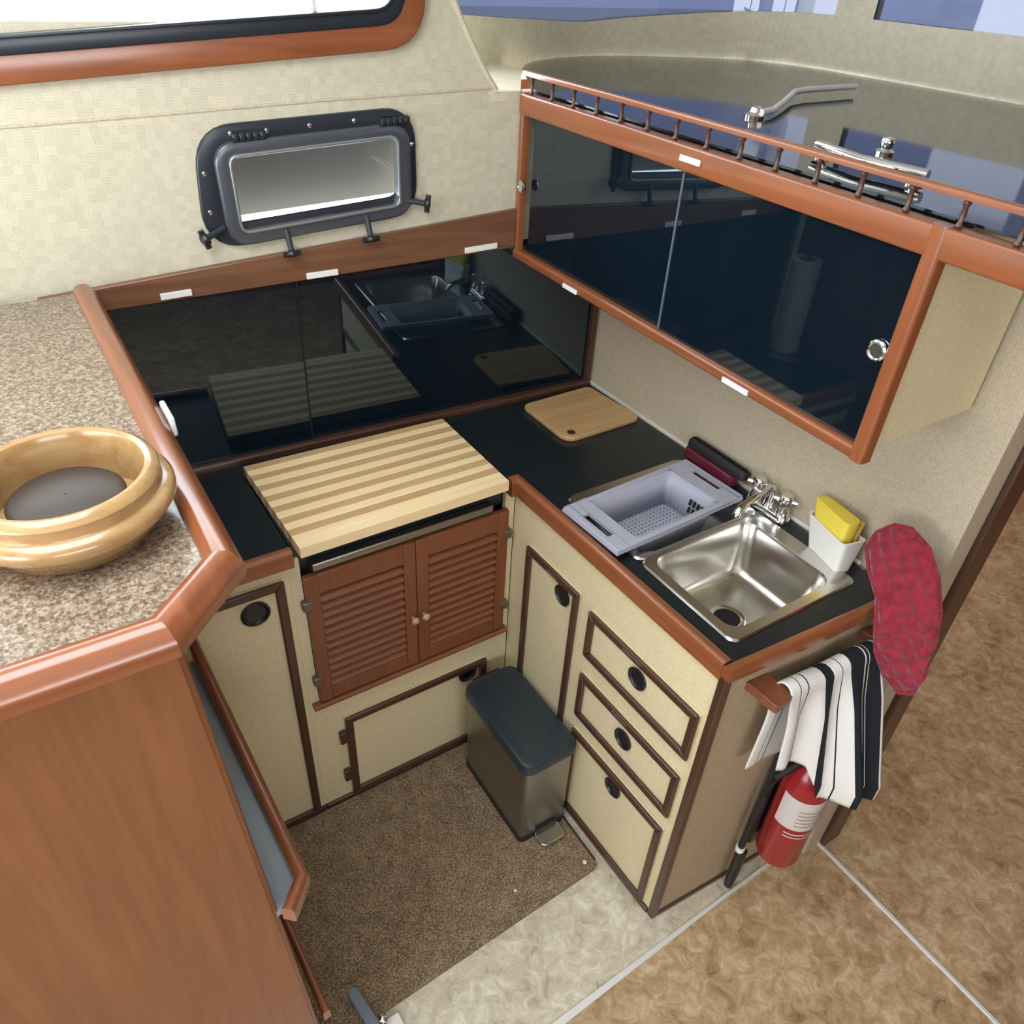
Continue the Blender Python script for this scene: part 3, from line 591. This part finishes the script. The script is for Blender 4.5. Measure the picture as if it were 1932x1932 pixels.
ti, bi = rpoly(top, .018, 5), rpoly(bot, .018, 5)
wl_.loft([ti, bi], False, False); w_ = wl_.build('basket_wall', M['grey_plastic'], cl, smooth=50)
sm = w_.modifiers.new('thickness', 'SOLIDIFY'); sm.thickness = .002
fb = MB(); nu, nv = 20, 12; a0, a1, c0, c1 = bu0 + q, bu1 - q, bv0 + q, bv1 - q
for k in range(nu + 1): u = a0 + (a1 - a0)*k/nu; fb.prism([L(u - .003, c0, .842), L(u + .003, c0, .842), L(u + .003, c1, .842), L(u - .003, c1, .842)], (0, 0, .003))
for k in range(nv + 1): v_ = c0 + (c1 - c0)*k/nv; fb.prism([L(a0, v_ - .003, .8422), L(a1, v_ - .003, .8422), L(a1, v_ + .003, .8422), L(a0, v_ + .003, .8422)], (0, 0, .0026))
fb.build('perforated_base', M['grey_plastic'], cl, smooth=0)
ar = MB()
for k in range(4):
    for jx in range(2): ar.prism([L(.106 + .004, -.05 + .012*k, .862 + .022*jx), L(.106 + .004, -.05 + .012*k + .007, .862 + .022*jx), L(.109 + .005, -.05 + .012*k + .007, .862 + .014 + .022*jx), L(.109 + .005, -.05 + .012*k, .862 + .014 + .022*jx)], (-.001, 0, 0))
ar.build('wall_slots', M['hole'], cl)
# brush behind it
br = thing('scrubbing_brush', (.437, -.53, .905), 'black and maroon oblong scrubbing brush against the wall behind the colander', 'brush')
bk = MB(); lo2 = lambda z, i: rrect(.418 + i, .448 - i, -.615 + i, -.448 - i, z, .014 - i*.5, 6); bk.loft([lo2(.9065, .004), lo2(.909, 0), lo2(.931, 0), lo2(.934, .003)]); bk.build('bristle_block', M['maroon'], br)
bk = MB(); lo2 = lambda z, i: rrect(.417 + .006 + i, .456 - i, -.640 + i, -.446 - i, z, .0155 - i*.5, 6); bk.loft([lo2(.9345, .004), lo2(.938, 0), lo2(.950, .001), lo2(.956, .006)]); bk.build('back', M['black_rubber'], br)
# ------------------------------------------------------------------ tap
fa = thing('tap', (.435, -.705, .905), 'chrome two handled mixer tap at the back of the sink', 'tap')
bs = MB(); bl = lambda z, i: rrect(.414 + i, .452 - i, -.775 + i, -.655 - i, z, .017 - i*.5, 6); bs.loft([bl(.9015, 0), bl(.912, 0), bl(.918, .004)]); bs.build('base', M['chrome'], fa)
for y in (-.677, -.755):
    hb = MB().lathe([(.015, 0), (.014, .012), (.009, .020), (.009, .028), (.015, .032), (.016, .046), (.012, .052), (.002, .054)], (.434, y, .917), (0, 0, 1), 20).build('handle', M['chrome'], fa)
    xh = MB()
    for a in (.5, .5 + PI/2): xh.tube([(.434 - .026*math.cos(a), y - .026*math.sin(a), .955), (.434 + .026*math.cos(a), y + .026*math.sin(a), .955)], [.006, .006], 8)
    xh.build('cross_grip', M['chrome'], hb)
MB().lathe([(.014, 0), (.012, .02), (.010, .04)], (.434, -.716, .917), (0, 0, 1), 18).build('stem', M['chrome'], fa)
MB().tube([(.434, -.716, .945), (.432, -.716, .963), (.415, -.719, .972), (.375, -.722, .966), (.335, -.724, .956), (.318, -.725, .946), (.314, -.725, .936)], [.010, .010, .0095, .009, .009, .009, .009], 12).build('spout', M['chrome'], fa)
# ------------------------------------------------------------------ sponge in its white holder
sh = thing('sponge_holder', (.43, -.90, .9), 'white tapered sponge holder on the worktop corner beside the sink', 'holder')
def qd(pts, z): return rpoly([(x, y, z) for x, y in pts], .010, 4)
b0 = [(.412, -.851), (.389, -.943), (.428, -.951), (.450, -.858)]; t0 = [(.428, -.815), (.402, -.938), (.458, -.949), (.452, -.836)]
t0 = [(.418, -.822), (.388, -.941), (.446, -.954), (.452, -.835)]
sc_ = lambda pts, k: [((x - .42)*k + .42, (y + .89)*k - .89) for x, y in pts]
hb = MB(); hb.loft([qd(b0, .9005), qd(t0, .975), qd(sc_(t0, .93), .975), qd(sc_(b0, .90), .906)], True, True); hb.build('cup', M['white_gloss'], sh)
sp_ = thing('sponge', (.43, -.88, .91), 'yellow sponge standing in the white holder by the sink', 'sponge')
g0 = [(.414, -.853), (.396, -.925), (.424, -.931), (.441, -.862)]; g1 = [(.422, -.824), (.397, -.928), (.434, -.936), (.448, -.838)]
MB().loft([qd(g0, .9075), qd(g1, 1.012), qd(sc_(g1, .96), 1.015)]).build('foam', M['sponge'], sp_, smooth=50)
MB().loft([[Vector((x + .0, y, z)) for x, y in pts] for pts, z in (([(.4245, -.932), (.4415, -.863), (.4445, -.864), (.4275, -.934)], .915), ([(.4345, -.937), (.4485, -.839), (.4515, -.842), (.4375, -.940)], 1.013))]).build('ochre_face', M['sponge_dark'], sp_)  # thin slab along one side of the sponge in a darker ochre

# ------------------------------------------------------------------ towel rail and towel on the end panel
tr = thing('towel_rail', (.24, -1.03, .83), 'wooden towel rail with a rounded bracket on the end of the peninsula', 'towel rail')
for x, wd in ((.070, .052), (.380, .028)):
    pts = rpoly([(x, -1.018 - .06*x - .0005, 0), (x + wd, -1.018 - .06*(x + wd) - .0005, 0), (x + wd, -1.092, 0), (x + .003, -1.094, 0)], [.002, .002, .012, .010], 5)
    MB().prism([p + Vector((0, 0, .812)) for p in pts], (0, 0, .020)).build('bracket', wood('louver', 'y'), tr, bevel=.003)
MB().tube([(.110, -1.070, .822), (.40, -1.086, .822)], .008, 12).build('rod', wood('louver', 'x'), tr)
tw = MB(); NUu, NV = 64, 60; uv = []
for i in range(NUu + 1):
    u = i/NUu; x = .118 + .248*u; yr = -1.070 - .055*(x - .11) ; zr = .822; R_ = .019
    back, front = .235, .215 + .092*min(1, max(0, (u - .30)/.16))**.8
    arc = PI*R_; tot = back + arc + front
    for j in range(NV + 1):
        s_ = tot*j/NV
        fold = .5 + .5*math.sin(u*2*PI*3.2 + .6)
        if s_ < back:
            dd = back - s_; y = yr + R_*(1 - .3*min(1, dd/.08)) - .0; z = zr - dd; y = min(y, -1.018 - .06*x - .006); y -= .004*fold*min(1, dd/.1); xx = x - .012*dd/.2*(1 - u)
        elif s_ < back + arc:
            a = (s_ - back)/R_; y = yr + R_*math.cos(a); z = zr + R_*math.sin(a) + .004*math.sin(u*9 + 1)*math.sin(a); xx = x
        else:
            dd = s_ - back - arc; k = dd/.40
            y = yr - R_ - (.008 + .103*min(1, u*1.5)**1.5)*min(1, k*1.5) - .020*(fold - .5)*min(1, dd/.08); z = zr - dd; xx = .255 + (x - .255)*(1 - .20*min(1, dd/.25)) + .006*math.sin(u*11)*k
        tw.v.append((xx, y, z)); uv.append((u, j/NV))
for i in range(NUu):
    for j in range(NV): a = i*(NV + 1) + j; tw.f.append((a, a + NV + 1, a + NV + 2, a + 1))
tw.uv = uv
two = tw.build('striped_towel', M['towel'], None, smooth=80); tag(two, 'black and white striped towel draped over the wooden towel rail', 'towel')
sm = two.modifiers.new('thickness', 'SOLIDIFY'); sm.thickness = .003; sm.offset = 0

# ------------------------------------------------------------------ fire extinguisher
ex = thing('fire_extinguisher', (.285, -1.125, .17), 'red fire extinguisher with a white label hung on the peninsula end below the towel', 'fire extinguisher')
ec = Vector((.278, -1.1115, .036)); r_ = .050
MB().lathe([(.030, .170), (.046, .172), (r_, .182), (r_, .440), (r_*.92, .468), (r_*.65, .492), (.022, .502), (.020, .508)], ec, (0, 0, 1), 36).build('cylinder', M['red_paint'], ex)
def wrap(z0, z1, a0, a1, rr, n=20):
    mb = MB(); mb.loft([[ec + Vector((rr*math.cos(a0 + (a1 - a0)*k/n), rr*math.sin(a0 + (a1 - a0)*k/n), z)) for k in range(n + 1)] for z in (z0, z1)], False, False, False); return mb
lb = wrap(.330, .432, math.radians(165), math.radians(330), r_ + .0006).build('label', M['label'], ex)
for z in (.345, .358, .371, .384, .397): wrap(z, z + .004, math.radians(215), math.radians(300), r_ + .001).build('print_line', M['label_ink'], lb)
for z in (.312, .300): wrap(z, z + .004, math.radians(200), math.radians(320), r_ + .0007).build('printed_band', M['label'], ex)
nk = MB().lathe([(.018, .506), (.020, .512), (.020, .530), (.014, .536), (.014, .552)], ec, (0, 0, 1), 20).build('valve', M['black_metal'], ex)
MB().prism([ec + Vector((-.012, -.006, .552)), ec + Vector((.012, -.006, .552)), ec + Vector((.012, .010, .556)), ec + Vector((-.012, .010, .556))], (0, 0, .006)).build('valve_head', M['black_metal'], ex)
MB().tube([ec + Vector((-.05, -.012, .538)), ec + Vector((-.015, -.002, .548)), ec + Vector((.03, .005, .556))], .006, 8).build('lever', M['black_plastic'], ex)
MB().lathe([(.016, 0), (.016, .006), (.013, .009)], ec + Vector((-.020, -.008, .524)), (-.8, -.5, 0), 16).build('gauge', M['chrome'], ex)
MB().tube([ec + Vector((-.015, .010, .528)), (.245, -1.085, .522), (.222, -1.072, .49), (.218, -1.066, .42), (.216, -1.062, .30), (.216, -1.060, .20)], .0085, 10).build('hose', M['black_rubber'], ex)
MB().lathe([(.011, 0), (.011, .016)], (.2155, -1.060, .185), (0, 0, 1), 14).build('hose_clip', M['white_plastic'], ex)
MB().lathe([(.007, .10), (.013, .098), (.014, .02), (.011, -.06)], (.220, -1.064, .087), (0, 0, 1), 14).build('nozzle', M['black_plastic'], ex)
MB().box(.250, .306, -1.0605, -1.0385, .18, .52).build('bracket', M['black_metal'], ex, bevel=.003)
# ------------------------------------------------------------------ red oven mitt
om = thing('oven_mitt', (.44, -1.05, .75), 'red quilted oven mitt hanging at the corner of the sink worktop', 'oven mitt')
pts = [(.436, -.954, .965), (.441, -.962, 1.005), (.446, -.985, 1.035), (.449, -1.015, 1.045), (.446, -1.06, 1.03), (.440, -1.10, .99), (.432, -1.135, .93), (.425, -1.155, .86), (.422, -1.165, .79), (.420, -1.16, .735), (.418, -1.14, .718), (.410, -1.10, .74), (.396, -1.072, .79), (.384, -1.060, .845), (.398, -1.030, .905), (.420, -.985, .93)]
cam_p = Vector((-.870, -1.580, 1.924)); pts = [tuple(cam_p + (Vector(p) - cam_p)*.953 + Vector((.006, -.004, 0))) for p in pts]
cen = sum((Vector(p) for p in pts), Vector())/len(pts); cc = Vector((-.52, -.50, .33)).normalized()
lps = []
base = [Vector(p) for p in rpoly(pts, .006, 2)]
for off, k in ((-.012, .90), (-.006, .98), (.0, 1.0), (.008, .97), (.014, .88), (.018, .68), (.020, .35)):
    lps.append([cen + (p - cen)*k + cc*off for p in base])
MB().loft(lps).build('pad', M['red_cloth'], om, smooth=70)
MB().tube([cen + (Vector(p) - cen)*1.005 for p in pts + pts[:1]], .005, 8).build('edge_binding', M['red_cloth'], om)

# ------------------------------------------------------------------ trash can
tc_ = thing('pedal_bin', (-.09, -.55, 0), 'stainless pedal bin with a dark grey lid in the corner of the galley', 'bin')
x0, x1, y0, y1 = -.166, -.022, -.692, -.400
bb_ = MB(); bb_.loft([rrect(x0, x1, y0, y1, z, .016, 5) for z in (.028, .300)]); bb_.build('body', M['brushed'], tc_)
bb_ = MB(); bb_.loft([rrect(x0 - .002, x1 + .002, y0 - .002, y1 + .002, z, .017, 5) for z in (.0095, .028)]); bb_.build('base', M['black_plastic'], tc_)
bb_ = MB(); bb_.loft([rrect(x0 - .003, x1 + .003, y0 - .003, y1 + .003, z, .018, 5) for z in (.300, .306)]); bb_.build('collar', M['black_plastic'], tc_)
lidm = MB(); ll = lambda z, i: rrect(x0 - .010 + i, x1 + .008 - i, y0 - .010 + i, y1 + .008 - i, z, .028 - i*.4, 7)
lidm.loft([ll(.307, .004), ll(.309, 0), ll(.330, 0), ll(.337, .003), ll(.340, .009), ll(.3395, .014), ll(.342, .03)]); lidm.build('lid', M['lid'], tc_)
MB().box(x0 + .03, x1 - .03, y1 + .008, y1 + .022, .295, .325).build('hinge_block', M['black_plastic'], tc_, bevel=.003)
pd = MB(); pd.loft([rrect(-.128, -.050, -.742, -.692, z, .016, 5) for z in (.022, .030)]); pd.build('pedal', M['steel'], tc_, bevel=.002)
pd = MB(); pd.box(-.120, -.058, -.70, -.690, .0095, .045); pd.build('pedal_slot', M['black_plastic'], tc_)

# ------------------------------------------------------------------ floor mat
mt = thing('floor_mat', (-.4, -.6, 0), 'brown speckled loop mat covering the galley floor', 'mat')
mm_ = MB(); mm_.loft([[Vector((p.x, p.y, z)) for p in rpoly([(-.838, -.345, 0), (-.016, -.345, 0), (-.022, -.848, 0), (-.838, -.876, 0)], [.01, .01, .02, .02], 4)] for z in (.0006, .0085)]); mm_.build('pile', M['mat'], mt)
MB().sweep([(-.020, -.40, .0006), (-.0235, -.83, .0006)], rp(.007, .0095, .003)).build('edge_binding', M['dark_interior'], mt)
MB().lathe([(.0052, 0), (.0052, .002), (.002, .0035)], (-.050, -.822, .0085), (0, 0, 1), 12).build('snap_stud', M['white_plastic'], mt)
cr = MB().lathe([(.003, 0), (.004, .0015), (.001, .003)], (-.245, -.792, .0085), (0, 0, 1), 7).build('crumb', M['white_plastic']); tag(cr, 'tiny white crumb on the brown mat', 'crumb')

# ------------------------------------------------------------------ console at the left
co = thing('side_console', (-1.1, -.5, 0), 'tall varnished wood side console with speckled top and moulded fiddle rails', 'console')
ZL = 1.35
MB().prism([(-1.75, .03, ZL), (-.765, .03, ZL), (-.765, -.87, ZL), (-.842, -.945, ZL), (-1.75, -.945, ZL)], (0, 0, -.016)).build('top', M['speckle'], co)
MB().prism([(-.836, -.938, 1.332), (-.7945, -.938, .38), (-.778, -.938, 0), (-1.75, -.938, 0), (-1.75, -.938, 1.332)], (0, .018, 0)).build('front_panel', wood('panel', 'z'), co, bevel=.002)
MB().tube([(-.836, -.931, 1.331), (-.794, -.931, .38), (-.778, -.931, .001)], .006, 8).build('panel_edge', wood('panel', 'z'), co)
MB().prism([(-.858, -.918, 0), (-.858, .03, 0), (-.858, .03, 1.333), (-.858, -.918, 1.333)], (.018, 0, 0)).build('side_panel', wood('panel', 'z'), co)
prf = rp(.040, .042, .013, 5, -.020)
cpath = [(-.760, .028, ZL), (-.760, -.866, ZL), (-.842, -.946, ZL), (-1.75, -.946, ZL)]
cprf = [(-.019, -.018), (-.019, .008), (-.015, .015), (-.007, .018), (.004, .018), (.011, .013), (.014, .006), (.018, .002), (.020, -.006), (.019, -.018)]
for (nm, ax), mb in zip((('fiddle_rail', 'y'), ('corner_rail', 'y'), ('fiddle_rail', 'x')), MB.sweep_parts(cpath, cprf)): mb.build(nm, wood('teak', ax), co)
MB().prism([(-.839, -.372, .728), (-.772, -.372, .728), (-.760, -.905, .728), (-.792, -.936, .728), (-.839, -.936, .728)], (0, 0, .012)).build('shelf', plain('sky_reflection_laminate', (.28, .32, .36), .25), co)  # shelf colour carries a painted grey-blue sky reflection
MB().sweep([(-.7725, -.3495, .764), (-.7565, -.912, .74)], rp(.021, .034, .009, 4, -.014)).build('shelf_rail', wood('teak', 'y'), co)
MB().sweep([(-.7555, -.908, .74), (-.7925, -.950, .74)], rp(.021, .034, .009, 4, -.014)).build('shelf_corner_rail', wood('teak', 'y'), co)
MB().sweep([(-.776, -.60, .30), (-.7665, -.928, .30)], rp(.014, .030, .006, 4, -.014)).build('lower_rail', wood('teak', 'y'), co)
# turned wooden ring holder on it
rh = thing('turned_wooden_pot', (-.887, -.725, ZL), 'round turned wooden pot with stepped rim on the speckled console top', 'pot')
pcn = (-.887, -.725, ZL)
MB().lathe([(.080, .0005), (.086, .004), (.094, .018), (.108, .032), (.115, .042), (.115, .050), (.110, .056), (.103, .058), (.101, .064), (.103, .072), (.100, .078), (.094, .081), (.088, .079), (.085, .072), (.083, .020), (.02, .012), (.001, .012)], pcn, (0, 0, 1), 64, True, False).build('body', wood('olive', 'x'), rh)
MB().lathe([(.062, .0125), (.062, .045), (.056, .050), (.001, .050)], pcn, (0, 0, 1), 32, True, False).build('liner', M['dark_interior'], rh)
# white hook behind the rail
hk = MB().prism([(-.7395, -.46, ZL - .02), (-.7395, -.535, ZL - .02), (-.7395, -.53, ZL + .008), (-.7395, -.47, ZL + .008)], (.008, 0, 0)).build('hook', M['white_plastic'], None, bevel=.003); tag(hk, 'small white plastic hook on the outside of the console rail', 'hook')
# ------------------------------------------------------------------ grey lever at the lower edge
lv = thing('lever_catch', (-.655, -.86, 0), 'grey lever catch with a chrome pivot on the floor in front of the console', 'lever')
lvm = MB(); c0, c1 = Vector((-.676, -.800, .030)), Vector((-.664, -.900, .030))
lvm.loft([rrect(-.690, -.664, -.915, -.795, z, .0125, 6, math.radians(8)) for z in (.022, .034)]); lvm.build('lever_arm', M['lever_grey'], lv, bevel=.003)
MB().lathe([(.010, .0), (.010, .012), (.006, .014), (.006, .040), (.009, .041), (.004, .045)], (-.652, -.893, .0092), (0, 0, 1), 16).build('pivot', M['chrome'], lv)
MB().box(-.668, -.612, -.925, -.885, .0002, .009).build('base_plate', M['white_plastic'], lv, bevel=.002)

# ------------------------------------------------------------------ paper towel on its holder, on the left end of the worktop (seen mirrored in the overhead doors)
ph = thing('paper_towel_holder', (-.79, -.10, .9), 'dark paper towel stand mirrored in the overhead cabinet door', 'holder')
MB().lathe([(.074, .0008), (.074, .008), (.068, .012), (.012, .014), (.008, .016), (.008, .30), (.012, .305), (.004, .312)], (-.761, -.079, .9), (0, 0, 1), 28).build('stand', M['brushed'], ph)
pt = thing('paper_towel_roll', (-.761, -.079, .914), 'white paper towel roll mirrored in the overhead cabinet door', 'paper towel')
MB().lathe([(.024, 0), (.044, 0), (.044, .285), (.024, .285), (.024, 0)], (-.761, -.079, .9155), (0, 0, 1), 36, False, False).build('paper', M['paper'], pt)
MB().lathe([(.0225, .001), (.0238, .001), (.0238, .284), (.0225, .284), (.0225, .001)], (-.761, -.079, .9155), (0, 0, 1), 24, False, False).build('tube', M['cardboard'], pt)
